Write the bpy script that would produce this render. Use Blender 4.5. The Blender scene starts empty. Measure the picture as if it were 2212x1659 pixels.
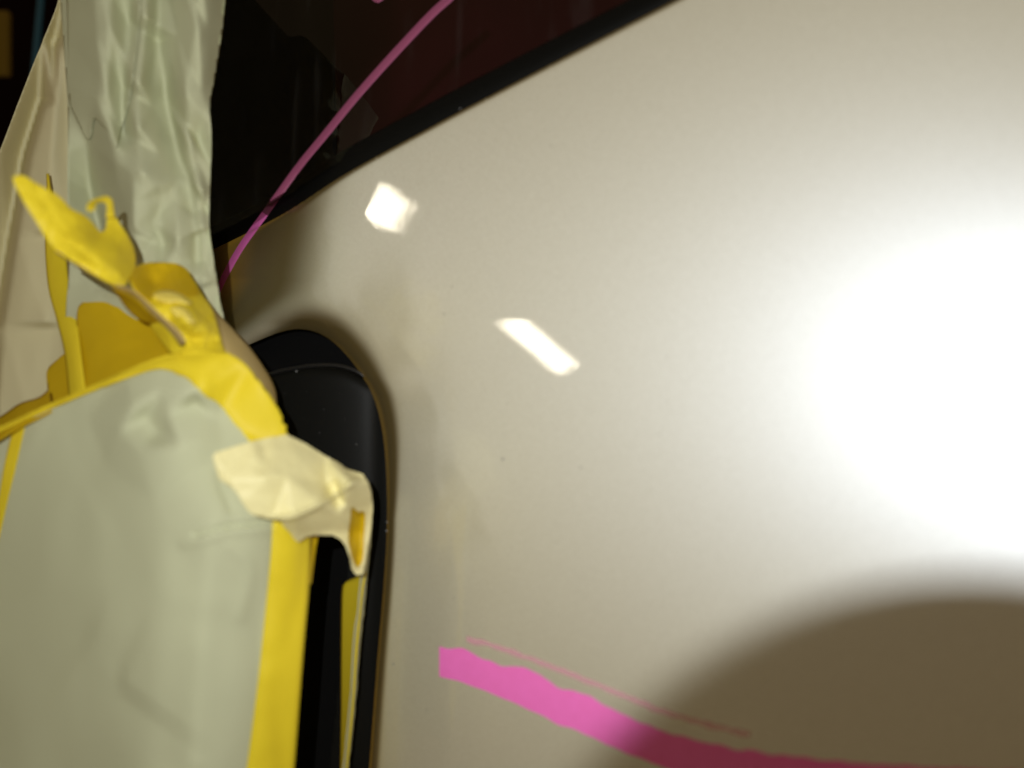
import bpy, math, random
import numpy as np
from mathutils import Vector, noise, Matrix
random.seed(4)

# ------------------------------------------------------------------ camera, light, exposure
sc = bpy.context.scene
COL = sc.collection
H = 1.0                                   # height of the photographer's lens above the floor
cam_d = bpy.data.cameras.new('view'); cam = bpy.data.objects.new('view', cam_d); COL.objects.link(cam)
cam.location = (0, 0, H); cam.rotation_euler = (math.radians(90), 0, 0)
cam_d.sensor_width = 36; cam_d.lens = 28; cam_d.clip_start = .004; cam_d.clip_end = 60
cam_d.dof.use_dof = True; cam_d.dof.focus_distance = .60; cam_d.dof.aperture_fstop = 3.6
sc.camera = cam

w = bpy.data.worlds.new('World'); sc.world = w; w.use_nodes = True
bg = w.node_tree.nodes['Background']; bg.inputs[0].default_value = (1.0, .69, .34, 1); bg.inputs[1].default_value = .125

fl_d = bpy.data.lights.new('camera_flash', 'AREA'); fl = bpy.data.objects.new('camera_flash', fl_d); COL.objects.link(fl)
FLASH = Vector((-.0290, -.060, H + .0445))
fl.location = FLASH; fl.rotation_euler = (math.radians(90), 0, 0)
fl_d.shape = 'RECTANGLE'; fl_d.size = .0042; fl_d.size_y = .0035; fl_d.energy = 1.85; fl_d.color = (.99, 1, .985)

sc.view_settings.view_transform = 'Standard'; sc.view_settings.look = 'None'
sc.view_settings.exposure = 0; sc.view_settings.gamma = 1; sc.view_settings.use_curve_mapping = False
sc.render.engine = 'CYCLES'; sc.cycles.use_denoising = True
sc.cycles.max_bounces = 8; sc.cycles.sample_clamp_indirect = 4

# ------------------------------------------------------------------ helpers
K = 18 / 28 / 1106.0                      # survey unit: tangent per step of the measured sheet
def P(u, v, d):                           # surveyed direction + distance -> point in the room
    return ((u - 1106) * K * d, d, H - (v - 829.5) * K * d)
def Pn(u, v, d):
    return np.stack([(u - 1106) * K * d, d, H - (v - 829.5) * K * d], -1)

def catmull(pts, n=None, step=None, closed=False):
    p = np.array(pts, float)
    if closed: q = np.vstack([p[-1], p, p[0], p[1]])
    else: q = np.vstack([2 * p[0] - p[1], p, 2 * p[-1] - p[-2]])
    out = []
    for i in range(1, len(q) - 2):
        a, b, c, d = q[i - 1], q[i], q[i + 1], q[i + 2]
        k = max(2, int(np.linalg.norm((c - b)[:2]) / (step or 6)))
        t = np.linspace(0, 1, k, endpoint=False)[:, None]
        out.append(.5 * (2 * b + (c - a) * t + (2 * a - 5 * b + 4 * c - d) * t ** 2 + (3 * b - a - 3 * c + d) * t ** 3))
    if not closed: out.append(q[-2][None])
    o = np.vstack(out)
    if n:
        s = np.r_[0, np.cumsum(np.linalg.norm(np.diff(o, axis=0)[:, :2], axis=1) + 1e-9)]
        tt = np.linspace(0, s[-1], n)
        o = np.stack([np.interp(tt, s, o[:, k]) for k in range(o.shape[1])], -1)
    return o

def seg_dist(u, v, poly):
    """distance to an open polyline and the side of it (positive = left of travel in sheet axes)"""
    a = poly[:-1]; b = poly[1:]; best = np.full(u.shape, 1e18); side = np.zeros(u.shape)
    for (ax, ay), (bx, by) in zip(a, b):
        dx, dy = bx - ax, by - ay; L = dx * dx + dy * dy + 1e-12
        t = np.clip(((u - ax) * dx + (v - ay) * dy) / L, 0, 1)
        ex, ey = u - ax - t * dx, v - ay - t * dy
        q = ex * ex + ey * ey; m = q < best
        best[m] = q[m]; side[m] = np.sign(dx * (v - ay) - dy * (u - ax))[m]
    return np.sqrt(best), side

def inside(u, v, poly):
    r = np.zeros(u.shape, bool); n = len(poly)
    for i in range(n):
        x1, y1 = poly[i]; x2, y2 = poly[(i + 1) % n]
        if y1 == y2: continue
        c = ((y1 > v) != (y2 > v)) & (u < (x2 - x1) * (v - y1) / (y2 - y1) + x1)
        r ^= c
    return r

def poly_sdf(u, v, poly):
    d, _ = seg_dist(u, v, np.vstack([poly, poly[:1]]))
    return np.where(inside(u, v, poly), d, -d)

def rbf(ctrl):
    c = np.array(ctrl, float); s = 300.
    xy = c[:, :2] / s; z = c[:, 2]; n = len(c)
    r = np.linalg.norm(xy[:, None] - xy[None], axis=-1)
    A = np.zeros((n + 3, n + 3)); A[:n, :n] = np.where(r > 0, r * r * np.log(r + 1e-12), 0)
    Pm = np.c_[np.ones(n), xy]; A[:n, n:] = Pm; A[n:, :n] = Pm.T
    wv = np.linalg.solve(A + np.eye(n + 3) * 1e-9, np.r_[z, 0, 0, 0])
    def f(u, v):
        out = wv[n] + wv[n + 1] * u / s + wv[n + 2] * v / s
        for i in range(n):
            rr = np.hypot(u / s - xy[i, 0], v / s - xy[i, 1])
            out = out + wv[i] * rr * rr * np.log(rr + 1e-12)
        return out
    return f

def fbm(u, v, sc_, seed=0, oct=3):
    o = np.zeros(u.shape); f = o.ravel(); uu = u.ravel() / sc_; vv = v.ravel() / sc_
    for i in range(f.size):
        f[i] = noise.fractal(Vector((uu[i], vv[i], seed * 7.31)), 1.0, 2.0, oct)
    return o
def facets(u, v, sc_, seed=0):
    """crumple: soft-edged cells"""
    o = np.zeros(u.shape); f = o.ravel(); uu = u.ravel() / sc_; vv = v.ravel() / sc_
    for i in range(f.size):
        d, _p = noise.voronoi(Vector((uu[i] + .35 * noise.noise((uu[i] * 1.3, vv[i] * 1.3, seed)), vv[i], seed * 3.7)))
        f[i] = d[1] - d[0]
    return o

def mesh_obj(name, verts, faces, mat, parent=None, smooth=True):
    me = bpy.data.meshes.new(name); me.from_pydata([tuple(map(float, q)) for q in verts], [], faces); me.validate()
    if smooth: me.polygons.foreach_set('use_smooth', [True] * len(me.polygons))
    me.materials.append(mat); me.update()
    o = bpy.data.objects.new(name, me); COL.objects.link(o)
    if parent: o.parent = parent
    return o

def thick(o, t, off=1):
    m = o.modifiers.new('thickness', 'SOLIDIFY'); m.thickness = t; m.offset = off; return o

def sheet(name, outline, depth, mat, parent=None, res=6, sdf=None, box=None, t=.00025, raw=False, hole=None):
    """a sheet cut to an outline; depth(u,v,sd) gives how far out each spot lies"""
    if outline is not None:
        poly = np.array(outline, float) if raw else catmull(outline, step=6, closed=True)
        lo = poly.min(0) - res; hi = poly.max(0) + res
    else: lo, hi = np.array(box[:2], float), np.array(box[2:], float)
    nx = int((hi[0] - lo[0]) / res) + 2; ny = int((hi[1] - lo[1]) / res) + 2
    gu, gv = np.meshgrid(lo[0] + np.arange(nx) * res, lo[1] + np.arange(ny) * res)
    sd = poly_sdf(gu, gv, poly) if outline is not None else sdf(gu, gv)
    if hole is not None: sd = np.minimum(sd, -poly_sdf(gu, gv, catmull(hole, step=5, closed=True)))
    U = gu.ravel(); V = gv.ravel(); S = sd.ravel()
    pts = [(a, b, max(s, 0)) for a, b, s in zip(U, V, S)]
    idx = {}; extra = {}; tris = []
    def cut(i, j):
        k = (min(i, j), max(i, j))
        if k not in extra:
            t_ = S[i] / (S[i] - S[j]); extra[k] = len(pts)
            pts.append((U[i] + t_ * (U[j] - U[i]), V[i] + t_ * (V[j] - V[i]), 0.))
        return extra[k]
    for r in range(ny - 1):
        for c in range(nx - 1):
            q = [r * nx + c, (r + 1) * nx + c, (r + 1) * nx + c + 1, r * nx + c + 1]
            pos = [S[i] > 0 for i in q]
            if all(pos): tris.append(tuple(q)); continue
            if not any(pos): continue
            f = []
            for k in range(4):
                i, j = q[k], q[(k + 1) % 4]
                if S[i] > 0: f.append(i)
                if (S[i] > 0) != (S[j] > 0): f.append(cut(i, j))
            if len(f) >= 3: tris.append(tuple(f))
    used = sorted({i for f in tris for i in f}); re = {k: n for n, k in enumerate(used)}
    A = np.array([pts[i] for i in used]); d = depth(A[:, 0], A[:, 1], A[:, 2])
    o = mesh_obj(name, Pn(A[:, 0], A[:, 1], d), [tuple(re[i] for i in f) for f in tris], mat, parent)
    if t: thick(o, t, -1)
    return o

def ribbon(name, A, B, mat, parent=None, bow=0., n=40, m=9, t=.0002, jag=0., wave=0., seed=1, over=None):
    a = catmull(A, n=n); b = catmull(B, n=n); vs = []; rnd = random.Random(seed)
    for i in range(n):
        ja = noise.noise((i * .9, seed, 0)) * jag; jb = noise.noise((i * .9, seed, 5)) * jag
        for j in range(m):
            s = j / (m - 1); p = a[i] * (1 - s) + b[i] * s
            q = (b[i] - a[i])[:2]; L = np.linalg.norm(q) + 1e-6; q = q / L
            e = ja * max(0, 1 - s * 5) + jb * max(0, 1 - (1 - s) * 5)
            d = p[2] - bow * math.sin(math.pi * s) + wave * noise.noise((p[0] / 45, p[1] / 45, seed))
            vs.append((p[0] + q[0] * e, p[1] + q[1] * e, d))
    vs = np.array(vs)
    if over: vs[:, 2] = np.minimum(vs[:, 2], over(vs[:, 0], vs[:, 1], None) - .0008)
    vs = Pn(vs[:, 0], vs[:, 1], vs[:, 2])
    fs = [(i * m + j, i * m + j + 1, (i + 1) * m + j + 1, (i + 1) * m + j) for i in range(n - 1) for j in range(m - 1)]
    o = mesh_obj(name, vs, fs, mat, parent)
    if t: thick(o, t, 0)
    return o

def tag(o, label=None, cat=None, group=None, kind=None):
    for k, v in (('label', label), ('category', cat), ('group', group), ('kind', kind)):
        if v: o[k] = v
    return o
def empty(name, loc):
    o = bpy.data.objects.new(name, None); COL.objects.link(o); o.location = loc; return o
def adopt(ch, root):
    ch.parent = root; ch.matrix_parent_inverse = Matrix.Translation(root.location).inverted(); return ch

def box_obj(name, c, s, mat, bev=.0, parent=None):
    import bmesh
    bm = bmesh.new(); bmesh.ops.create_cube(bm, size=1)
    for v_ in bm.verts: v_.co = Vector((v_.co.x * s[0], v_.co.y * s[1], v_.co.z * s[2]))
    if bev: bmesh.ops.bevel(bm, geom=bm.edges[:], offset=bev, segments=3, profile=.5, affect='EDGES')
    me = bpy.data.meshes.new(name); bm.to_mesh(me); bm.free(); me.materials.append(mat)
    o = bpy.data.objects.new(name, me); COL.objects.link(o); o.location = c
    if parent: adopt(o, parent)
    return o

# ------------------------------------------------------------------ materials
def mat(name, base, rough=.6, metal=0., coat=0., coat_r=.03, spec=.5, bump=None, vary=None, emit=None, trans=0.):
    m = bpy.data.materials.new(name); m.use_nodes = True; nt = m.node_tree; b = nt.nodes['Principled BSDF']
    b.inputs['Base Color'].default_value = (*base, 1); b.inputs['Roughness'].default_value = rough
    b.inputs['Metallic'].default_value = metal; b.inputs['Coat Weight'].default_value = coat
    b.inputs['Coat Roughness'].default_value = coat_r; b.inputs['Specular IOR Level'].default_value = spec
    tc = nt.nodes.new('ShaderNodeTexCoord')
    if vary:                              # (scale, amount, stretch)
        mp = nt.nodes.new('ShaderNodeMapping'); mp.inputs['Scale'].default_value = vary[2]
        nt.links.new(tc.outputs['Object'], mp.inputs[0])
        n = nt.nodes.new('ShaderNodeTexNoise'); n.inputs['Scale'].default_value = vary[0]; n.inputs['Detail'].default_value = 5
        nt.links.new(mp.outputs[0], n.inputs['Vector'])
        mx = nt.nodes.new('ShaderNodeMix'); mx.data_type = 'RGBA'
        a = vary[1]
        mx.inputs[6].default_value = (*[c * (1 - a) for c in base], 1); mx.inputs[7].default_value = (*[min(1, c * (1 + a)) for c in base], 1)
        nt.links.new(n.outputs[0], mx.inputs[0]); nt.links.new(mx.outputs[2], b.inputs['Base Color'])
    if bump:                              # list of (scale, height in m, detail)
        prev = None
        for s, hgt, det in bump:
            n = nt.nodes.new('ShaderNodeTexNoise'); n.inputs['Scale'].default_value = s; n.inputs['Detail'].default_value = det
            nt.links.new(tc.outputs['Object'], n.inputs['Vector'])
            bp = nt.nodes.new('ShaderNodeBump'); bp.inputs['Distance'].default_value = hgt; bp.inputs['Strength'].default_value = 1
            nt.links.new(n.outputs[0], bp.inputs['Height'])
            if prev: nt.links.new(prev.outputs[0], bp.inputs['Normal'])
            prev = bp
        nt.links.new(prev.outputs[0], b.inputs['Normal'])
    if trans:                             # thin translucent sheet: part of the light comes through
        tr = nt.nodes.new('ShaderNodeBsdfTranslucent'); tr.inputs[0].default_value = (*base, 1)
        ms = nt.nodes.new('ShaderNodeMixShader'); ms.inputs[0].default_value = trans
        nt.links.new(b.outputs[0], ms.inputs[1]); nt.links.new(tr.outputs[0], ms.inputs[2])
        nt.links.new(ms.outputs[0], nt.nodes['Material Output'].inputs[0])
    if emit:
        b.inputs['Emission Color'].default_value = (*emit[0], 1); b.inputs['Emission Strength'].default_value = emit[1]
    return m

def paint_material():
    """metallic clearcoat: bright flake seen square on, brown flop at a glancing angle, tape reflection put in as amber beyond it"""
    m = bpy.data.materials.new('champagne_paint'); m.use_nodes = True; nt = m.node_tree; L = nt.links.new
    b = nt.nodes['Principled BSDF']
    b.inputs['Roughness'].default_value = .6; b.inputs['Specular IOR Level'].default_value = .2
    b.inputs['Coat Weight'].default_value = 1; b.inputs['Coat Roughness'].default_value = .012
    fk = nt.nodes.new('ShaderNodeBsdfAnisotropic'); fk.inputs['Roughness'].default_value = .51
    lw = nt.nodes.new('ShaderNodeLayerWeight')
    tc = nt.nodes.new('ShaderNodeTexCoord')
    g = nt.nodes.new('ShaderNodeTexNoise'); g.inputs['Scale'].default_value = 1400; g.inputs['Detail'].default_value = 3; L(tc.outputs['Object'], g.inputs['Vector'])
    for sock, cols, amt in ((b.inputs['Base Color'], ((.312, .281, .174), (.105, .078, .028), (.62, .36, .03)), .04), (fk.inputs['Color'], ((.50, .55, .64), (.08, .06, .03), (.34, .21, .04)), .10)):
        mx = nt.nodes.new('ShaderNodeValToRGB'); cr = mx.color_ramp; cr.interpolation = 'EASE'
        cr.elements[0].position = .30; cr.elements[0].color = (*cols[0], 1); cr.elements[1].position = .53; cr.elements[1].color = (*cols[1], 1)
        e4 = cr.elements.new(.62); e4.color = (*cols[1], 1); e3 = cr.elements.new(.80); e3.color = (*cols[2], 1); L(lw.outputs['Facing'], mx.inputs[0])  # last stop: yellow tape's reflection in the rolled lip, painted as amber
        gm = nt.nodes.new('ShaderNodeMapRange'); gm.inputs['From Min'].default_value = .3; gm.inputs['From Max'].default_value = .7
        gm.inputs['To Min'].default_value = 1 - amt; gm.inputs['To Max'].default_value = 1 + amt; L(g.outputs[0], gm.inputs['Value'])
        ml = nt.nodes.new('ShaderNodeVectorMath'); ml.operation = 'SCALE'; L(mx.outputs[0], ml.inputs[0]); L(gm.outputs[0], ml.inputs['Scale'])
        L(ml.outputs[0], sock)
    n = nt.nodes.new('ShaderNodeTexNoise'); n.inputs['Scale'].default_value = 260; n.inputs['Detail'].default_value = 2
    L(tc.outputs['Object'], n.inputs['Vector'])
    bp = nt.nodes.new('ShaderNodeBump'); bp.inputs['Distance'].default_value = 0.000009; L(n.outputs[0], bp.inputs['Height'])
    L(bp.outputs[0], b.inputs['Coat Normal'])
    ms = nt.nodes.new('ShaderNodeAddShader')
    L(b.outputs[0], ms.inputs[0]); L(fk.outputs[0], ms.inputs[1])
    L(ms.outputs[0], nt.nodes['Material Output'].inputs[0])
    return m

def glass_material():
    m = bpy.data.materials.new('dark_glass'); m.use_nodes = True; nt = m.node_tree; L = nt.links.new
    nt.nodes.remove(nt.nodes['Principled BSDF'])
    tr = nt.nodes.new('ShaderNodeBsdfTransparent'); tr.inputs[0].default_value = (.45, .42, .42, 1)
    gl = nt.nodes.new('ShaderNodeBsdfGlossy'); gl.inputs['Roughness'].default_value = .02
    fr = nt.nodes.new('ShaderNodeFresnel'); fr.inputs[0].default_value = 1.5
    ms = nt.nodes.new('ShaderNodeMixShader'); L(fr.outputs[0], ms.inputs[0]); L(tr.outputs[0], ms.inputs[1]); L(gl.outputs[0], ms.inputs[2])
    # dried drips and dust on the pane
    tc = nt.nodes.new('ShaderNodeTexCoord'); mp = nt.nodes.new('ShaderNodeMapping'); mp.inputs['Scale'].default_value = (90, 20, 9)
    mp.inputs['Rotation'].default_value = (0, .12, 0)
    n = nt.nodes.new('ShaderNodeTexNoise'); n.inputs['Scale'].default_value = 1; n.inputs['Detail'].default_value = 4
    L(tc.outputs['Object'], mp.inputs[0]); L(mp.outputs[0], n.inputs['Vector'])
    cr = nt.nodes.new('ShaderNodeValToRGB'); cr.color_ramp.elements[0].position = .56; cr.color_ramp.elements[0].color = (0, 0, 0, 1)
    cr.color_ramp.elements[1].position = .80; cr.color_ramp.elements[1].color = (.025, .025, .025, 1)
    L(n.outputs[0], cr.inputs[0])
    df = nt.nodes.new('ShaderNodeBsdfDiffuse'); df.inputs[0].default_value = (.5, .48, .46, 1)
    m2 = nt.nodes.new('ShaderNodeMixShader'); L(cr.outputs[0], m2.inputs[0]); L(ms.outputs[0], m2.inputs[1]); L(df.outputs[0], m2.inputs[2])
    L(m2.outputs[0], nt.nodes['Material Output'].inputs[0])
    return m

M = dict(
    paint=paint_material(), glass=glass_material(),
    rubber=mat('black_rubber', (.004, .004, .0035), .6, spec=.07, bump=[(900, .00003, 2)]),
    rim=mat('glossy_black_rim', (.012, .012, .012), .28, spec=.6),
    plastic=mat('black_plastic', (.006, .006, .005), .5, spec=.10, bump=[(600, .00005, 3)]),
    void=mat('black_cavity', (.004, .004, .004), .9, spec=.1),
    inner=mat('maroon_interior', (.11, .010, .026), .8, spec=.2, vary=(6, .4, (1, 1, 1))),
    paper=mat('green_grey_masking_paper', (.59, .61, .405), .85, spec=.1, trans=.12, bump=[(22, .0004, 2), (420, .00003, 3)], vary=(9, .07, (1, 1, .4))),
    paper2=mat('tan_masking_paper', (.76, .70, .43), .85, spec=.1, trans=.12, bump=[(14, .0008, 2), (420, .00006, 3)], vary=(8, .06, (1, 1, .4))),
    tape=mat('yellow_masking_tape', (.97, .785, .035), .5, spec=.3, trans=.25, bump=[(90, .0001, 2), (700, .00007, 3)], vary=(40, .06, (1, 1, 1))),
    tape_hi=mat('tape_highlight', (.98, .82, .16), .4, spec=.5, trans=.2, bump=[(300, .0002, 3)]),  # highlight on the yellow tape, put into a paler colour
    tape_d=mat('amber_shade_tape', (.80, .57, .010), .5, spec=.3, trans=.3, bump=[(90, .0001, 2), (700, .00007, 3)], vary=(40, .06, (1, 1, 1))),  # darker copy of the yellow tape, shade put into its amber colour
    tape_p=mat('cream_masking_tape', (.93, .86, .455), .5, spec=.4, trans=.15, bump=[(110, .0004, 3), (1500, .00003, 2)], vary=(50, .05, (1, 1, 1))),
    tape_t=mat('tan_tape_back', (.70, .54, .22), .5, spec=.3, trans=.15, bump=[(110, .0002, 3)]),
    pink=mat('pink_marker_paint', (1.0, .20, .62), .7, spec=.06, bump=[(700, .00006, 3)], vary=(220, .08, (1, 1, 1))),
    pink_d=mat('pink_line_on_glass', (.31, .075, .16), .55, spec=.3, bump=[(700, .00004, 3)]),
    wall=mat('dark_wall', (.007, .0018, .002), .9, spec=.1, vary=(3, .4, (1, 1, 1))),
    olive=mat('olive_board', (.22, .15, .012), .8), blue=mat('blue_pipe', (.03, .15, .28), .4),
    cam_b=mat('camera_black', (.012, .012, .012), .5), cam_s=mat('camera_ring', (.05, .05, .05), .35, metal=.5),
    white=mat('flash_window', (.7, .7, .7), .3),
    lamp=mat('lamp_glow', (1, .95, .85), .5, emit=((1.0, .90, .70), 27)), grey=mat('lamp_housing', (.2, .2, .2), .5),
    dust=mat('white_dust', (.22, .22, .215), .6),
)

# ------------------------------------------------------------------ the car: panel, glass, seal, jamb
car = tag(empty('car', (0, 0, 0)), 'champagne silver car with dark window, black window seal and rounded panel edge', 'car')

SEAL = catmull([(2100, -325), (1780, -165), (1460, 0), (1250, 108), (1017, 229), (916, 283), (748, 375), (636, 448), (560, 490), (470, 534), (330, 596)], step=12)
JAMB = catmull([(330, 850), (420, 800), (500, 762), (560, 735), (610, 716), (655, 711), (702, 726), (745, 763), (784, 815), (812, 872), (829, 950), (836, 1050), (836, 1150), (828, 1280), (815, 1430), (799, 1640), (786, 1800), (770, 1990)], step=8)
D0 = .40
def base_depth(u):
    a = K * (u - 1106); b = 1 + .605 * a                                   # gently hollow in plan
    return 2 * D0 / (b + np.sqrt(b * b + 4 * .50 * a * a * D0))
def panel_core(u, v):
    d = base_depth(u)
    d = d + .030 * ((v - 830) / 1500) ** 2 + .0000118 * (830 - v)
    k = np.clip((790 - u - .15 * (v - 600)) / 300, 0, None)
    d = d + .066 * np.clip(k, 0, 1.5) ** 3 * np.clip((900 - v) / 300, 0, 1)
    return d
def panel_depth(u, v, sd=None):
    d = panel_core(u, v)
    dj, side = seg_dist(u, v, JAMB); dj = np.where(side < 0, dj, 0)
    R = 24 + 34 * np.clip((1120 - v) / 260, 0, 1) + 24 * np.clip((820 - v) / 120, 0, 1)
    q = np.clip(1 - dj / R, 0, 1)
    d = d + R * K * .42 * q ** 2.4 + .0040 * np.exp(-dj / 75.)
    ds, s2 = seg_dist(u, v, SEAL)
    q = np.clip(1 - ds / 9, 0, .98)
    return d + .0022 * (1 - np.sqrt(1 - q * q))
def panel_sdf(u, v):
    dj, s1 = seg_dist(u, v, JAMB); ds, s2 = seg_dist(u, v, SEAL)
    return np.minimum(np.where(s1 < 0, dj, -dj), np.where(s2 < 0, ds, -ds))

panel = sheet('body_panel', None, panel_depth, M['paint'], car, res=5.5, sdf=panel_sdf, box=(300, -260, 2700, 1980), t=0)
jd = panel_depth(JAMB[:, 0], JAMB[:, 1])                                   # returned flange behind the rolled edge
ribbon('panel_flange', [(p[0] + 6, p[1] - 5, d + .004) for p, d in zip(JAMB[::3], jd[::3])], [(p[0] + 30, p[1] - 16, d + .026) for p, d in zip(JAMB[::3], jd[::3])], M['paint'], car, n=120, m=4, t=.0008)

# window seal: a rounded rubber strip along the glass edge
def seal_depth(u, v, sd):
    ds, s = seg_dist(u, v, SEAL); x = np.where(s > 0, ds, -ds)
    return panel_core(u, v) + .0035 + .003 * ((x - 20) / 27.) ** 2
def seal_sdf(u, v):
    ds, s = seg_dist(u, v, SEAL); x = np.where(s > 0, ds, -ds)
    return np.minimum(x + 8, 47 - x)
sheet('window_seal', None, seal_depth, M['rubber'], car, res=8, sdf=seal_sdf, box=(330, -330, 2110, 700), t=.0015)

def glass_depth(u, v, sd=None):
    return panel_core(np.clip(u, 640, None), 830 + 0 * v) + .004 + .00010 * np.clip(640 - u, 0, None) + .00007 * (500 - v)
def glass_sdf(u, v):
    ds, s = seg_dist(u, v, SEAL); return np.where(s > 0, ds, -ds) - 30
sheet('window_glass', None, glass_depth, M['glass'], car, res=14, sdf=glass_sdf, box=(200, -500, 1900, 640), t=0)
# cabin trim behind the glass
vs = [P(330, -900, 1.0), P(2300, -900, .75), P(2300, 900, .62), P(330, 900, .90)]
o = mesh_obj('cabin_trim', vs, [(0, 1, 2, 3)], M['inner'], car); thick(o, .004)
vs = [P(240, -500, .78), P(700, -500, .80), P(735, 700, .78), P(240, 700, .76)]
o = mesh_obj('window_pillar', vs, [(0, 1, 2, 3)], M['void'], car); thick(o, .02)

# black jamb behind the panel's rounded edge
def jamb_depth(u, v, sd):
    d = panel_core(np.minimum(u, 835.), v) + .044
    return d
sheet('jamb_plate', [(400, 760), (520, 725), (740, 720), (850, 860), (870, 1000), (880, 1900), (300, 1950), (300, 900)], jamb_depth, M['void'], car, res=20, t=.002)
# rubber plug under the lip: domed, with a thin rim
PLUG = [(520, 838), (560, 812), (620, 795), (680, 788), (740, 792), (790, 812), (850, 850), (860, 1000), (858, 1200), (840, 1420), (815, 1700), (800, 1900), (700, 1900), (735, 1420), (750, 1180), (700, 1050), (600, 990), (520, 930)]
def plug_depth(u, v, sd):
    d = panel_core(np.full_like(u, 835.), v) + .022
    return d + .012 * np.exp(-sd / 7.) * np.clip((1000 - v) / 150, 0, 1) + .012 * (np.clip(790 - u, 0, None) / 200) ** 2 + .005 * np.exp(-((u - 845) / 32) ** 2)
sheet('rubber_plug', PLUG, plug_depth, M['plastic'], car, res=6, t=.003)
RIM = catmull([(548, 826), (590, 806), (640, 795), (690, 789), (735, 791), (775, 805), (800, 826)], n=40)
vs = []; fs = []; mm = 8
for i, (u, v) in enumerate(RIM):
    c = Vector(P(u, v, float(plug_depth(np.array([u]), np.array([v + 6.]), np.array([20.]))[0]) + .003)); r = .0011
    for j in range(mm):
        a = 2 * math.pi * j / mm; vs.append((c.x, c.y + r * math.cos(a), c.z + r * math.sin(a)))
for i in range(len(RIM) - 1):
    for j in range(mm): fs.append((i * mm + j, i * mm + (j + 1) % mm, (i + 1) * mm + (j + 1) % mm, (i + 1) * mm + j))
mesh_obj('plug_rim', vs, fs, M['rim'], car)

# marker lines (paint standing a hair proud of what they are drawn on)
def on_car(u, v):
    u = np.array(u, float); v = np.array(v, float)
    ds, s = seg_dist(u, v, SEAL); x = np.where(s > 0, ds, -ds)
    pd = panel_depth(u, v); sdp = seal_depth(u, v, None); gd = glass_depth(u, v)
    k = np.clip((x - 36) / 30, 0, 1)
    d = np.where(x < 0, pd, np.minimum(sdp, pd + .004))
    return np.where(x > 36, np.minimum(gd, sdp * (1 - k) + gd * k), d)
def stroke(name, A, B, m_, label, lift=.0005, n=120, m=7, jag=0., seed=1, along=None):
    a = catmull(A, n=n); b = catmull(B, n=n); U = np.zeros((n, m)); V = np.zeros((n, m))
    for i in range(n):
        q = b[i] - a[i]; L = np.linalg.norm(q) + 1e-6; q = q / L
        ja = noise.noise((i * .23, seed, 0)) * jag; jb = noise.noise((i * .17, seed, 5)) * jag
        for j in range(m):
            s = j / (m - 1); p = a[i] * (1 - s) + b[i] * s + q * (ja * max(0, 1 - s * 4) + jb * max(0, 1 - (1 - s) * 4))
            U[i, j], V[i, j] = p
    s = np.linspace(0, 1, m)
    d = on_car(U.ravel(), V.ravel()).reshape(n, m)
    if along: d = along(d)
    d = d - lift * np.sqrt(np.clip(np.sin(np.pi * s), 0, 1))[None] - .0001
    vs = Pn(U.ravel(), V.ravel(), d.ravel())
    fs = [(i * m + j, i * m + j + 1, (i + 1) * m + j + 1, (i + 1) * m + j) for i in range(n - 1) for j in range(m - 1)]
    o = mesh_obj(name, vs, fs, m_, car); o['label'] = label; return o

CL = np.array([(1010, -40), (966, 0), (930, 33), (874, 92), (818, 153), (762, 217), (706, 286), (650, 354), (602, 420), (572, 462), (542, 503), (518, 538), (494, 580), (475, 618), (464, 642), (455, 660)], float)
tn = np.gradient(CL, axis=0); tn /= np.linalg.norm(tn, axis=1)[:, None]; nm = np.stack([-tn[:, 1], tn[:, 0]], -1)
hw = np.linspace(9, 6.5, len(CL))[:, None]
stroke('marker_line', (CL - nm * hw)[:10], (CL + nm * hw)[:10], M['pink_d'], 'thin dull pink line running down the dark glass', lift=.0007, n=110)
stroke('marker_line', (CL - nm * hw)[9:], (CL + nm * hw)[9:], M['pink'], 'brighter lower end of the pink line on the painted corner', lift=.0012, n=60)
stroke('marker_line', [(949, 1396), (996, 1402), (1050, 1424), (1089, 1440), (1132, 1442), (1182, 1467), (1206, 1487), (1250, 1495), (1324, 1532), (1399, 1566), (1461, 1588), (1585, 1616), (1771, 1641), (1926, 1653), (2081, 1663), (2300, 1672), (2600, 1674)],
       [(949, 1461), (996, 1473), (1035, 1487), (1076, 1504), (1130, 1528), (1188, 1554), (1230, 1572), (1275, 1591), (1355, 1628), (1430, 1656), (1520, 1684), (1640, 1708), (1800, 1728), (1950, 1738), (2100, 1745), (2300, 1750), (2600, 1748)],
       M['pink'], 'broad bright pink marker stroke low on the painted panel', lift=.0002, n=200, jag=7)
THIN = np.array([(1008, 1380), (1089, 1403), (1213, 1449), (1337, 1499), (1430, 1536), (1523, 1564), (1620, 1587)], float)
# thin dry stroke: same paint, so thin that the panel shows through
pk = bpy.data.materials.new('dry_pink_marker'); pk.use_nodes = True; nt = pk.node_tree; b = nt.nodes['Principled BSDF']
b.inputs['Base Color'].default_value = (1, .40, .62, 1); b.inputs['Roughness'].default_value = .6; b.inputs['Alpha'].default_value = .36
M['pink_thin'] = pk
stroke('marker_line', THIN - (0, 6), THIN + (0, np.float64(6)), M['pink_thin'], 'faint thin pink marker line above the broad stroke', lift=.00015, n=120, jag=5, seed=4)
stroke('marker_dot', [(795, -25), (800, -8), (806, 2), (814, 6)], [(840, -25), (836, -8), (826, 1), (818, 6)], M['pink_d'], 'pink blob at the top of the dark glass', lift=.0006, n=20)

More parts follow.
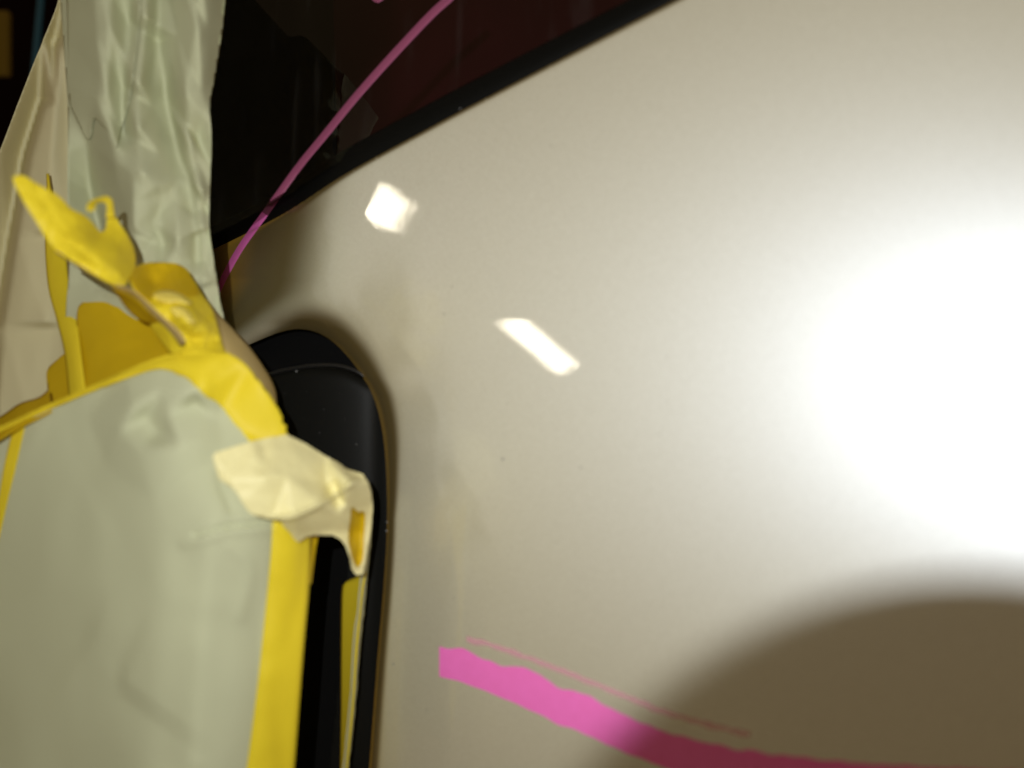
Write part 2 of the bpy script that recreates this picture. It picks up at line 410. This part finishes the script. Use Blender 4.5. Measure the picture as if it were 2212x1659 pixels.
# dust nibs in the fresh clearcoat
rnd = random.Random(11); vs = []; fs = []
spots = [(1087, 992, 3.2), (1255, 1010, 2.2), (960, 678, 2.0), (1190, 315, 1.6), (850, 1435, 2.6), (1005, 1300, 1.6), (836, 1128, 1.9), (835, 1147, 1.9)]
spots += [(rnd.uniform(870, 2100), rnd.uniform(150, 1560), rnd.uniform(.8, 1.7)) for _ in range(26)]
spots += [(712, 989, 3.0), (640, 802, 1.8), (700, 884, 1.4), (664, 846, 1.3), (745, 905, 1.2), (615, 850, 1.2), (770, 960, 1.5), (690, 935, 1.2), (655, 905, 1.0), (735, 850, 1.0)]
for u, v, r in spots:
    d = float(panel_depth(np.array([u]), np.array([v]))[0])
    if u < 780 and v > 780: d = float(plug_depth(np.array([u]), np.array([v]), np.array([30.]))[0])
    c = Vector(P(u, v, d - .0001)); r *= K * d; k = len(vs)
    vs.append((c.x, c.y - r * .5, c.z))
    for j in range(7):
        a = 2 * math.pi * j / 7; vs.append((c.x + r * math.cos(a), c.y + .0002, c.z + r * math.sin(a)))
    for j in range(7): fs.append((k, k + 1 + j, k + 1 + (j + 1) % 7))
o = mesh_obj('dust_nibs', vs, fs, M['dust'], car); o['kind'] = 'stuff'

# ------------------------------------------------------------------ masking paper
def crease(u, v, line, wid, amp, sharp=False):
    d, s = seg_dist(u, v, catmull(line, step=10))
    return amp * (np.clip(1 - d / wid, 0, 1) if sharp else np.exp(-(d / wid) ** 2))
def step_(u, v, line, wid, amp):
    d, s = seg_dist(u, v, catmull(line, step=10)); return amp * .5 * (1 + np.tanh(np.where(s > 0, d, -d) / wid))

from mathutils.geometry import delaunay_2d_cdt
def folded(ctrl, blur=5):
    """paper folded flat between its creases: planes through the surveyed crease points"""
    c = np.array(ctrl, float)
    vo, _e, tri, *_ = delaunay_2d_cdt([Vector(p[:2]) for p in c], [], [], 0, 1e-4)
    xy = np.array([tuple(p) for p in vo]); dz = np.array([c[np.argmin(np.hypot(c[:, 0] - p[0], c[:, 1] - p[1])), 2] for p in xy])
    def lin(u, v):
        out = np.full(u.shape, np.nan)
        for t in tri:
            (x1, y1), (x2, y2), (x3, y3) = xy[list(t)]
            D = (y2 - y3) * (x1 - x3) + (x3 - x2) * (y1 - y3)
            if abs(D) < 1e-9: continue
            a = ((y2 - y3) * (u - x3) + (x3 - x2) * (v - y3)) / D; b_ = ((y3 - y1) * (u - x3) + (x1 - x3) * (v - y3)) / D; g = 1 - a - b_
            m = (a >= -1e-6) & (b_ >= -1e-6) & (g >= -1e-6)
            out[m] = (a * dz[t[0]] + b_ * dz[t[1]] + g * dz[t[2]])[m]
        bad = np.isnan(out)                                      # past the outermost crease: carry the nearest one on
        if bad.any():
            out[bad] = dz[np.argmin(np.hypot(u[bad][:, None] - xy[:, 0], v[bad][:, None] - xy[:, 1]), axis=1)]
        return out
    def f(u, v):
        u = np.asarray(u, float); v = np.asarray(v, float); acc = np.zeros(u.shape); n = 0
        for i in (-1, -.5, 0, .5, 1):
            for j in (-1, 0, 1):
                q = lin(u + i * blur, v + j * blur * 1.4);
                acc = acc + q; n += 1
        return acc / n
    return f
# sheet over the lower left part
f_low = rbf([(-60, 940, .420), (-60, 1300, .424), (-60, 1720, .424), (200, 840, .392), (200, 1250, .386), (200, 1720, .388), (430, 830, .372), (440, 1150, .358), (430, 1400, .358), (415, 1720, .362),
             (560, 950, .378), (590, 1130, .374), (570, 1300, .374), (540, 1720, .377), (640, 1130, .386), (-330, 1075, .446), (-330, 1980, .452), (300, 1980, .375), (540, 1980, .38)])
g_low = folded([(-300, 600, 0), (900, 600, 0), (900, 2000, 0), (-300, 2000, 0), (190, 900, 0), (230, 1010, 0), (330, 1085, 0), (480, 1060, 0), (610, 960, 0), (540, 780, 0), (380, 770, 0), (270, 800, 0),
                (288, 882, -.005), (258, 932, -.003), (318, 905, .0035), (343, 938, .0045), (300, 968, -.0025), (362, 892, -.001), (420, 848, -.004), (424, 866, .0035), (470, 900, .004), (486, 958, .002), (392, 962, -.002), (350, 845, -.002), (440, 1010, .001)], 7)
rl = random.Random(8)
g_soft = folded([(-300, 600, 0), (900, 600, 0), (900, 2000, 0), (-300, 2000, 0)] + [(rl.uniform(-80, 600), rl.uniform(880, 1740), rl.uniform(-.0021, .0021)) for _ in range(42)], 11)
def low_depth(u, v, sd):
    d = f_low(u, v) + 1.5 * g_low(u, v) + g_soft(u, v)
    d = d - .004 * np.exp(-(((u - 345) / 95) ** 2 + ((v - 950) / 110) ** 2))                      # bump under the paper
    d = d + crease(u, v, [(420, 1156), (500, 1136), (592, 1127)], 8, .0026, True) - crease(u, v, [(400, 1175), (500, 1150), (590, 1142)], 12, .0010)
    d = d - crease(u, v, [(470, 1090), (455, 1220), (440, 1400), (420, 1640)], 30, .0014) + crease(u, v, [(395, 1200), (380, 1420), (360, 1640)], 34, .0010)
    d = d - crease(u, v, [(500, 1180), (540, 1230), (520, 1330)], 16, .0009) + crease(u, v, [(474, 1025), (482, 1060), (500, 1100)], 10, .0012)
    d = d - .0022 * fbm(u, v * .45, 170, 3, 2)
    return d
LOW = [(-330, 1075), (-180, 1012), (-70, 962), (0, 930), (105, 882), (200, 842), (310, 796), (370, 772), (430, 780), (470, 826), (525, 890), (575, 970), (625, 1060), (630, 1140), (622, 1260), (605, 1420), (580, 1600), (550, 1850), (535, 1960), (300, 1980), (-330, 1980)]
tag(sheet('masking_paper', LOW, low_depth, M['paper'], res=6), 'large smooth green grey masking paper sheet filling the lower left', 'paper')

# hanging sheet, upper left, with folds
ROWS = {-90: [(110, 468), (145, 462), (205, 436), (245, 434), (288, 448), (318, 432), (345, 452), (380, 438), (428, 426), (455, 434), (500, 454)],
        60: [(118, 468), (145, 462), (210, 436), (238, 434), (278, 448), (312, 430), (342, 454), (380, 440), (424, 426), (450, 434), (488, 452)],
        200: [(120, 466), (146, 462), (214, 436), (232, 434), (266, 446), (294, 428), (328, 444), (356, 452), (400, 427), (438, 432), (470, 448)],
        300: [(120, 462), (146, 458), (188, 462), (244, 432), (266, 444), (298, 426), (340, 438), (380, 452), (405, 429), (430, 444), (470, 434)],
        400: [(120, 458), (146, 457), (196, 474), (256, 440), (288, 426), (310, 424), (342, 432), (388, 444), (408, 448), (428, 434), (470, 446)],
        500: [(120, 454), (146, 454), (222, 472), (272, 436), (290, 424), (328, 432), (350, 438), (382, 424), (424, 442), (440, 432), (475, 442)],
        620: [(120, 452), (146, 450), (222, 442), (290, 430), (320, 426), (345, 424), (372, 432), (390, 438), (424, 444), (442, 436), (488, 444)],
        820: [(120, 446), (146, 446), (200, 440), (260, 436), (300, 432), (340, 432), (380, 434), (410, 438), (440, 442), (470, 446), (510, 452)]}
RV = np.array(sorted(ROWS), float); RU = np.array([[p[0] for p in ROWS[k]] for k in sorted(ROWS)], float); RD = np.array([[p[1] for p in ROWS[k]] for k in sorted(ROWS)], float) / 1000
def draped(u, v):
    """long hanging folds: crease lines run down the sheet, flat paper between them"""
    acc = np.zeros(u.shape); n = 0
    for dv in (-26, -13, 0, 13, 26):
        lu = np.stack([np.interp(v + dv, RV, RU[:, k]) for k in range(RU.shape[1])], -1); ld = np.stack([np.interp(v + dv, RV, RD[:, k]) for k in range(RU.shape[1])], -1)
        for du in (-5, -2.5, 0, 2.5, 5):
            q = u + du; o = np.where(q <= lu[..., 0], ld[..., 0], ld[..., -1])
            for k in range(lu.shape[-1] - 1):
                a, b_ = lu[..., k], lu[..., k + 1]; t = np.clip((q - a) / (b_ - a), 0, 1); m = (q >= a) & (q < b_)
                o = np.where(m, ld[..., k] * (1 - t) + ld[..., k + 1] * t, o)
            acc += o; n += 1
    return acc / n
g_row = folded([(u + (k * 37 % 9 - 4) * 1.2, v + (k * 53 % 11 - 5) * 6, d / 1000) for v, row in ROWS.items() for k, (u, d) in enumerate(row)], 3)
rj = random.Random(5)
ctrl = [(60, -200, 0), (560, -200, 0), (560, 900, 0), (60, 900, 0), (100, 300, 0), (200, 320, 0), (330, 240, 0), (520, 240, 0), (200, 640, 0), (500, 680, 0)]
ctrl += [(rj.uniform(275, 460), rj.uniform(350, 640), rj.uniform(-.005, .005)) for _ in range(36)] + [(rj.uniform(150, 470), rj.uniform(-60, 300), rj.uniform(-.0012, .0012)) for _ in range(12)]
g_up = folded(ctrl, 2.5)
def up_depth(u, v, sd):
    return .436 + .6 * (draped(u, v) - .436) + .55 * (g_row(u, v) - .436) + g_up(u, v) - .0012 * fbm(u, v, 70, 9, 2)
UP = [(122, -70), (130, 0), (138, 110), (146, 240), (146, 420), (150, 560), (150, 740), (260, 800), (420, 790), (484, 730), (474, 640), (462, 560), (452, 480), (455, 380), (456, 300), (454, 250), (452, 232), (456, 205), (462, 180), (470, 130), (480, 70), (487, 0), (492, -70), (300, -80)]
up = tag(sheet('masking_paper', UP, up_depth, M['paper'], res=5), 'crumpled green grey masking paper hanging in folds against the dark glass', 'paper')
EDG = [(490, -70), (485, 0), (478, 70), (468, 130), (458, 190), (452, 240), (453, 300), (453, 380), (451, 480), (460, 560), (472, 640), (482, 730)]
e_d = up_depth(np.array([p[0] for p in EDG], float), np.array([p[1] for p in EDG], float), None)
ribbon('unseen_return', [(p[0], p[1], float(d) + .0005) for p, d in zip(EDG, e_d)], [(p[0] - 8, p[1], .66) for p in EDG], M['paper'], up, n=60, m=14, wave=.006)  # unseen paper return, added to darken what the panel corner mirrors
def flap_depth(u, v, sd):
    return up_depth(u, v, sd) - .0009 - .0018 * np.clip(v / 300, 0, 1) + .0035 * np.exp(-sd / 10) * 0 - crease(u, v, [(236, -60), (232, 120), (215, 240)], 20, .002)
FLAP = [(150, -70), (146, 60), (148, 150), (150, 220), (168, 264), (187, 302), (196, 294), (203, 256), (222, 274), (240, 290), (250, 322), (262, 280), (280, 210), (293, 120), (300, 40), (303, -70), (220, -80)]
sheet('fold', FLAP, flap_depth, M['paper'], up, res=5)

# pleated tan sheet behind it, far left
g_tan = folded([(138, -80, .52), (150, -60, .512), (260, -80, .50), (92, 90, .525), (118, 92, .545), (128, 95, .516), (150, 90, .514), (40, 220, .53), (85, 222, .556), (98, 226, .515), (120, 220, .511), (150, 220, .52),
                (0, 330, .532), (50, 335, .562), (66, 340, .516), (112, 330, .509), (150, 330, .52), (-60, 500, .535), (20, 505, .567), (38, 510, .516), (105, 500, .507), (118, 505, .516), (150, 500, .515), (-80, 700, .55), (-12, 700, .567), (6, 705, .515), (100, 700, .504), (112, 705, .514), (150, 700, .51),
                (-90, 1020, .54), (-35, 1020, .56), (-18, 1020, .51), (100, 1020, .50), (260, 1020, .49), (260, 400, .50), (-80, 350, .52), (20, 60, .52)], 5)
def tan_depth(u, v, sd):
    return g_tan(u, v) - .002 * fbm(u, v * .4, 80, 6, 2)
TAN = [(138, -60), (124, 10), (84, 110), (40, 222), (0, 326), (-60, 470), (-70, 700), (-60, 1000), (60, 980), (220, 940), (240, 500), (230, 100), (210, -60)]
tag(sheet('masking_paper', TAN, tan_depth, M['paper2'], res=6), 'pleated tan masking paper along the far left edge', 'paper')

# narrow paper edge standing beside the black gap
ribbon_a = [(795, 1085, .424), (790, 1150, .424), (779, 1240, .424), (773, 1310, .425), (763, 1385, .425), (757, 1496, .425), (745, 1620, .425), (735, 1720, .425)]
ribbon_b = [(806, 1080, .436), (803, 1150, .438), (794, 1240, .438), (788, 1310, .438), (779, 1388, .438), (767, 1534, .437), (755, 1640, .437), (748, 1720, .437)]
tag(ribbon('masking_paper', ribbon_a, ribbon_b, M['paper'], jag=2, wave=.001, seed=3), 'narrow pale paper edge beside the black rubber strip', 'paper')

# ------------------------------------------------------------------ masking tape
def tp(name_label, *a, m_='tape', **k):
    return tag(ribbon('masking_tape', *a, M[m_], **k), name_label, 'tape')

# wide patch behind the flaps
f_pat = rbf([(95, 800, .452), (100, 900, .43), (170, 660, .448), (190, 860, .415), (260, 620, .444), (280, 740, .420), (300, 830, .395), (380, 640, .44), (400, 780, .393), (420, 700, .42)])
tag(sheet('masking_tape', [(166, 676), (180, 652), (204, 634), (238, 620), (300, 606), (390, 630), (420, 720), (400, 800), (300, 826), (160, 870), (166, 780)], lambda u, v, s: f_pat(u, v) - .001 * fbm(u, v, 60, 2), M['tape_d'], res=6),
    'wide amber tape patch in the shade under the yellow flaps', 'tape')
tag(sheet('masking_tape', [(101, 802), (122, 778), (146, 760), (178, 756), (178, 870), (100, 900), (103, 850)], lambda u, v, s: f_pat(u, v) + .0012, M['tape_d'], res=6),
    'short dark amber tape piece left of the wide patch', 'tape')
tp('narrow dull yellow tape strip hanging down the tan paper', [(100, 375, .498), (101, 440, .495), (97, 520, .49), (104, 620, .474), (122, 690, .455), (140, 770, .440), (150, 880, .425)],
   [(106, 375, .498), (116, 440, .495), (138, 520, .49), (150, 620, .470), (166, 690, .448), (176, 770, .430), (190, 880, .414)], m_='tape', bow=.002)
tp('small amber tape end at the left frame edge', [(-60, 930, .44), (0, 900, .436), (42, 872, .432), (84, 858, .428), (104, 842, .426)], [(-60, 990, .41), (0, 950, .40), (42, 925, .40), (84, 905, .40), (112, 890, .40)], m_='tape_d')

# tape folded over the top edge of the lower sheet
EDGE_A = [(-330, 1065, .3900), (-180, 1002, .3900), (-70, 952, .3905), (0, 921, .3875), (105, 873, .3835), (200, 832, .3785), (290, 792, .3725), (364, 766, .3695), (430, 757, .3695), (482, 760, .3725), (520, 778, .3775), (550, 812, .3825), (576, 845, .3865), (598, 878, .3905), (612, 910, .3935), (626, 950, .3965)]
EDGE_B = [(-330, 1079, .3885), (-180, 1016, .3885), (-70, 966, .3875), (0, 934, .3845), (105, 886, .3795), (200, 846, .3745), (290, 812, .3680), (345, 797, .3645), (392, 812, .3615), (420, 831, .3610), (442, 854, .3610), (476, 876, .3625), (504, 912, .3650), (522, 932, .3670), (538, 952, .3690), (552, 975, .3710)]
def on_low(p, lift): return float(low_depth(np.array([p[0]], float), np.array([p[1]], float), None)[0]) - lift
EDGE_A = [(a[0], a[1], a[2] - b_[2] + on_low(b_, .0012) - .0015) for a, b_ in zip(EDGE_A, EDGE_B)]
EDGE_B = [(b_[0], b_[1], on_low(b_, .0018)) for b_ in EDGE_B]
def laid(pts, lift=.0006): return [(p[0], p[1], on_low(p, lift)) for p in pts]
tp('bright yellow tape bound along the top edge of the lower paper', EDGE_A, EDGE_B, n=110, m=13, jag=5, wave=.0016, bow=.002, seed=7, over=low_depth)
tp('thin yellow tape strip at the lower left frame edge', laid([(28, 926), (10, 1000), (-8, 1100), (-40, 1220)]), laid([(56, 912), (36, 1000), (12, 1100), (-15, 1220)]))
tp('long bright yellow tape strip down the right edge of the lower paper', laid([(590, 1095), (586, 1180), (575, 1300), (556, 1480), (532, 1665), (522, 1740), (500, 1940)], .001),
   [(676, 1095, .392), (673, 1180, .391), (668, 1265, .390), (655, 1410, .390), (635, 1665, .390), (628, 1740, .390), (612, 1940, .392)], n=60, bow=.004, wave=.0008, seed=9, over=low_depth)
tp('tan tape edge curving out behind the yellow flaps over black plastic', [(440, 640, .430), (468, 674, .431), (499, 706, .431), (542, 754, .431), (578, 807, .430), (594, 842, .428), (598, 872, .424)],
   [(420, 660, .405), (455, 710, .402), (484, 756, .400), (520, 782, .398), (548, 815, .397), (572, 848, .397), (590, 876, .398)], m_='tape_t', bow=.004)

# the curled leaf shaped flap with its hook
root = tag(empty('masking_tape', P(340, 690, .385)), 'torn yellow tape flap standing out like a pointed leaf with a curled hook', 'tape')
f_leaf = rbf([(30, 385, .345), (100, 408, .352), (60, 450, .345), (154, 451, .362), (118, 538, .352), (213, 496, .374), (180, 580, .356), (258, 482, .384), (224, 605, .360), (294, 560, .392), (275, 610, .372), (190, 520, .356), (240, 550, .366)])
LEAF = [(27, 382), (40, 377), (56, 381), (74, 393), (90, 402), (106, 411), (120, 417), (132, 428), (140, 436), (154, 451), (166, 457), (179, 462), (188, 469), (196, 476), (206, 488), (213, 497), (221, 501), (228, 495), (231, 475), (232, 459), (238, 450), (245, 458), (251, 470), (258, 482), (267, 494), (274, 504), (288, 532), (294, 557), (293, 576), (284, 594), (272, 616), (252, 618), (224, 605), (182, 580), (146, 558), (118, 538), (95, 507), (73, 471), (50, 434), (31, 397)]
lf = sheet('flap', LEAF, lambda u, v, s: f_leaf(u, v) - crease(u, v, [(150, 520), (210, 560), (255, 590)], 14, .002) + .0012 * fbm(u, v, 35, 4), M['tape'], res=3, t=.0003, raw=True); adopt(lf, root)
hk = ribbon('hook', [(229, 470, .3775), (231, 452, .376), (229, 440, .375), (219, 437, .372), (208, 440, .366), (207, 449, .362), (203, 455, .360), (196, 456, .360)], [(248, 470, .381), (246, 450, .380), (243, 432, .378), (231, 423, .374), (210, 428, .368), (194, 434, .362), (187, 446, .357), (190, 458, .357)], M['tape'], n=44, m=6); adopt(hk, root)
# folded spine that runs from the leaf down to the patch
sp = ribbon('folded_edge', [(120, 540, .3515), (182, 578, .3555), (252, 614, .364), (288, 627, .368), (322, 656, .372), (356, 687, .376), (388, 716, .379), (402, 738, .381)], [(120, 544, .358), (182, 586, .362), (252, 624, .370), (288, 640, .376), (322, 674, .380), (356, 706, .384), (382, 736, .387), (390, 748, .388)], M['tape_t'], n=60, m=5); adopt(sp, root)
un = ribbon('underside', [(242, 622, .366), (288, 642, .374), (322, 674, .380), (345, 697, .384)], [(252, 636, .392), (275, 668, .396), (300, 690, .398), (336, 700, .396)], M['tape_d'], n=30, bow=-.002); adopt(un, root)  # shading of the flap's underside is put into the amber colour
tg = ribbon('tag', [(322, 702, .394), (336, 698, .390), (352, 700, .386), (385, 738, .386), (402, 742, .384)], [(332, 716, .397), (345, 735, .397), (358, 752, .396), (374, 766, .394), (412, 748, .388)], M['tape'], n=24, wave=.004); adopt(tg, root)

# second flap: a loop arching toward the glass
root = tag(empty('masking_tape', P(420, 760, .39)), 'glossy orange yellow tape loop arching beside the leaf shaped flap', 'tape')
LOOP = [(279, 600), (286, 584), (297, 574), (314, 568), (338, 566), (364, 567), (384, 570), (398, 577), (408, 586), (414, 597), (426, 616), (437, 636), (448, 650), (459, 668), (467, 690), (474, 716), (481, 745), (484, 764), (440, 772), (400, 775), (380, 768), (398, 752), (402, 738), (388, 716), (356, 688), (322, 658), (296, 634)]
f_loop = rbf([(279, 600, .378), (314, 568, .400), (364, 567, .410), (414, 597, .413), (459, 668, .408), (484, 764, .392), (322, 658, .376), (356, 690, .378), (402, 738, .380), (330, 610, .398), (370, 640, .386), (400, 690, .376), (440, 700, .388), (430, 650, .398), (420, 770, .378)])
lp = sheet('loop', LOOP, lambda u, v, s: f_loop(u, v) + .0022 * fbm(u, v, 26, 8) - crease(u, v, [(335, 632), (365, 636), (400, 660), (422, 690)], 9, .003) - crease(u, v, [(375, 668), (395, 690), (410, 706)], 8, .0025) + crease(u, v, [(370, 700), (420, 732), (476, 740)], 12, .002), M['tape'], res=3, t=.0003); adopt(lp, root)

il = sheet('inner_shade', [(283, 598), (290, 583), (300, 576), (316, 570), (340, 568), (366, 569), (386, 572), (402, 583), (412, 597), (424, 619), (431, 634), (402, 640), (372, 628), (342, 622), (324, 646), (300, 632)], lambda u, v, s: f_loop(u, v) + .0010 * fbm(u, v, 26, 8) - .0022, M['tape_d'], res=3, t=.0002); adopt(il, root)  # overlay: shade inside the loop painted as amber
for A_, B_ in (([(334, 634), (350, 626), (372, 628), (396, 638), (416, 655)], [(330, 640), (346, 650), (362, 654), (382, 652), (404, 658)]), ([(374, 664), (390, 660), (408, 672), (420, 694)], [(366, 668), (382, 684), (402, 696), (420, 700)])):
    cf = f_loop(np.array([p[0] for p in A_ + B_], float), np.array([p[1] for p in A_ + B_], float)) - .0032
    wk = ribbon('wrinkle_highlight', [(*p, float(d)) for p, d in zip(A_, cf)], [(*p, float(d)) for p, d in zip(B_, cf[len(A_):])], M['tape_hi'], bow=.0015, n=24, m=7); adopt(wk, root)  # pale strips painting the highlights on the crumpled loop

# pale torn piece bridging to the rubber
root = tag(empty('masking_tape', P(640, 1110, .39)), 'torn cream masking tape piece bridging paper and black rubber', 'tape')
CREAM = [(619, 938), (600, 942), (580, 945), (540, 954), (500, 966), (462, 979), (460, 988), (463, 1002), (472, 1033), (482, 1042), (494, 1048), (503, 1056), (513, 1067), (520, 1080), (530, 1096), (540, 1108), (552, 1114), (590, 1122), (606, 1126), (614, 1139), (628, 1152), (638, 1167), (646, 1171), (662, 1159), (686, 1156), (720, 1156), (736, 1164), (748, 1180), (756, 1206), (760, 1230), (770, 1243), (784, 1240), (790, 1210), (800, 1150), (805, 1100), (803, 1067), (796, 1043), (784, 1024), (766, 1018), (746, 1012), (738, 1004), (729, 998), (705, 986), (660, 958)]
f_cr = folded([(420, 900, .350), (420, 1260, .352), (840, 900, .405), (860, 1280, .412), (462, 985, .352), (530, 1090, .352), (540, 955, .362), (619, 938, .378), (590, 1118, .358), (638, 1115, .358), (705, 986, .392), (690, 1085, .368), (758, 1041, .376), (796, 1043, .398), (804, 1090, .408), (700, 1150, .386), (640, 1165, .374), (755, 1200, .396), (780, 1235, .406), (790, 1150, .41), (620, 1030, .362), (705, 1040, .384), (575, 1030, .3535), (655, 1000, .374), (500, 1035, .3505), (735, 1110, .386)], 4)
def cream_depth(u, v, s):
    d = f_cr(u, v) - crease(u, v, [(600, 1118), (640, 1114), (700, 1085), (745, 1055), (772, 1036)], 8, .0045, True)
    d = d + crease(u, v, [(722, 1045), (730, 1070), (738, 1085)], 9, .004) + crease(u, v, [(566, 960), (572, 985), (566, 1010)], 14, .0018)
    return d + .0007 * fbm(u, v, 40, 3, 2)
HOLE = [(760, 1096), (774, 1106), (789, 1108), (787, 1160), (784, 1209), (772, 1226), (762, 1210), (757, 1190), (752, 1160), (756, 1125)]
cp = sheet('torn_piece', CREAM, cream_depth, M['tape_p'], res=4, t=.0003, raw=True, hole=HOLE); adopt(cp, root)
ho = sheet('inner_layer', HOLE, lambda u, v, s: cream_depth(u, v, s) + .0006 + .004 * np.clip(s / 10, 0, 1), M['tape_d'], res=3, t=.0003); adopt(ho, root)
tp('yellow tape strip in shade on the right side of the black gap', [(748, 1256, .447), (738, 1275, .449), (736, 1400, .449), (736, 1540, .449), (734, 1740, .449)], [(792, 1236, .432), (784, 1275, .4285), (772, 1400, .4285), (762, 1540, .4285), (742, 1740, .4285)], m_='tape')
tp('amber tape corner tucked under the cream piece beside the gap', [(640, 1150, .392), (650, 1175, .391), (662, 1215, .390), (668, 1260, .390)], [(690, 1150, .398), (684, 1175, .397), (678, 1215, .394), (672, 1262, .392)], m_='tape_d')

# ------------------------------------------------------------------ background seen past the paper
o = mesh_obj('wall', [(-6, 2.6, -1), (0.4, 2.6, -1), (.4, 2.6, 3.2), (-6, 2.6, 3.2)], [(0, 1, 2, 3)], M['wall'], smooth=False); thick(o, .1); tag(o, kind='structure')
c = P(-40, 95, 2.1); tag(box_obj('notice_board', c, (.15, .02, .17), M['olive'], .004), 'dim olive board on the dark wall, upper left corner', 'board')
c = P(83, 60, 1.9)
import bmesh as _b
bm = _b.new(); _b.ops.create_cone(bm, cap_ends=True, segments=20, radius1=.0075, radius2=.0075, depth=.9)
me = bpy.data.meshes.new('pipe'); bm.to_mesh(me); bm.free(); me.materials.append(M['blue'])
pp = bpy.data.objects.new('pipe', me); COL.objects.link(pp); pp.location = c; pp.rotation_euler = (0, math.radians(5), 0)
tag(pp, 'thin blue upright pipe in the dark behind the tan paper', 'pipe')

# ------------------------------------------------------------------ the photographer's compact camera (casts the round shadow) and the shop lamps
cc = tag(empty('compact_camera', (0, -.075, H - .03)), 'compact camera whose round lens shadows the panel at lower right', 'camera')
box_obj('body', (-.008, -.085, H + .008), (.115, .028, .095), M['cam_b'], .006, cc)
def barrel(name, y0, y1, r, m_):
    bm = _b.new(); n = 48; prof = [(y1, r), (y0 - .0015, r), (y0, r - .0015), (y0, r - .004), (y0 - .003, r - .0055), (y0 - .003, 0.0004)]
    rows = [[bm.verts.new((rr * math.cos(2 * math.pi * j / n), y, rr * math.sin(2 * math.pi * j / n))) for j in range(n)] for y, rr in prof]
    for a, b_ in zip(rows, rows[1:]):
        for j in range(n): bm.faces.new((a[j], a[(j + 1) % n], b_[(j + 1) % n], b_[j]))
    me = bpy.data.meshes.new(name); bm.to_mesh(me); bm.free(); me.materials.append(m_)
    o = bpy.data.objects.new(name, me); COL.objects.link(o); o.location = (0, 0, H); adopt(o, cc)
barrel('lens_barrel', -.005, -.05, .027, M['cam_s'])
barrel('lens_base', -.045, -.075, .0295, M['cam_b'])
box_obj('flash_window', (FLASH.x, FLASH.y - .009, FLASH.z), (.018, .004, .012), M['white'], .001, cc)

def lamp_at(quad, dist, label):
    """a lamp hung where the polish mirrors it: each corner follows the mirrored line of sight to the lamp's face"""
    e = 2.
    f = lambda a, b_: Vector(P(a, b_, float(panel_depth(np.array([a]), np.array([b_]))[0])))
    def mirrored(u, v):
        p = f(u, v); n = (f(u + e, v) - f(u - e, v)).cross(f(u, v + e) - f(u, v - e)).normalized()
        ray = (p - Vector((0, 0, H))).normalized()
        return p, (ray - 2 * ray.dot(n) * n).normalized()
    p, rr = mirrored(*np.mean(quad, axis=0)); c = p + rr * dist
    q = (-rr).to_track_quat('Z', 'Y'); inv = q.inverted()
    rt = tag(empty('shop_lamp', c), label, 'lamp', 'shop lamps behind the photographer')
    rt.rotation_mode = 'QUATERNION'; rt.rotation_quaternion = q
    face = []
    for u, v in quad:
        a, d = mirrored(u, v); face.append((inv @ (a + d * ((c - a).dot(rr) / d.dot(rr)) - c)).xy)
    if sum(face[i].cross(face[(i + 1) % len(face)]) for i in range(len(face))) < 0: face.reverse()
    print('lamp', [round(k, 3) for k in c], [tuple(round(x, 3) for x in k) for k in face])
    def prism(name, pts, z0, z1, m_):
        n = len(pts); vs = [(x, y, z0) for x, y in pts] + [(x, y, z1) for x, y in pts]
        fs = [tuple(range(n))[::-1], tuple(range(n, 2 * n))] + [(i, (i + 1) % n, n + (i + 1) % n, n + i) for i in range(n)]
        mesh_obj(name, vs, fs, m_, rt, smooth=False)
    prism('housing', [k * 1.35 for k in face], -.06, -.006, M['grey']); prism('diffuser', face, -.004, .002, M['lamp'])
lamp_at([(822, 396), (836, 400), (889, 446), (872, 462), (850, 503), (836, 496), (788, 460), (803, 432)], 1.7, 'square shop lamp mirrored as the white patch near the glass')
lamp_at([(1080, 702), (1098, 690), (1136, 690), (1246, 786), (1206, 811), (1160, 770)], 1.7, 'long shop lamp mirrored as the slanted white patch mid panel')
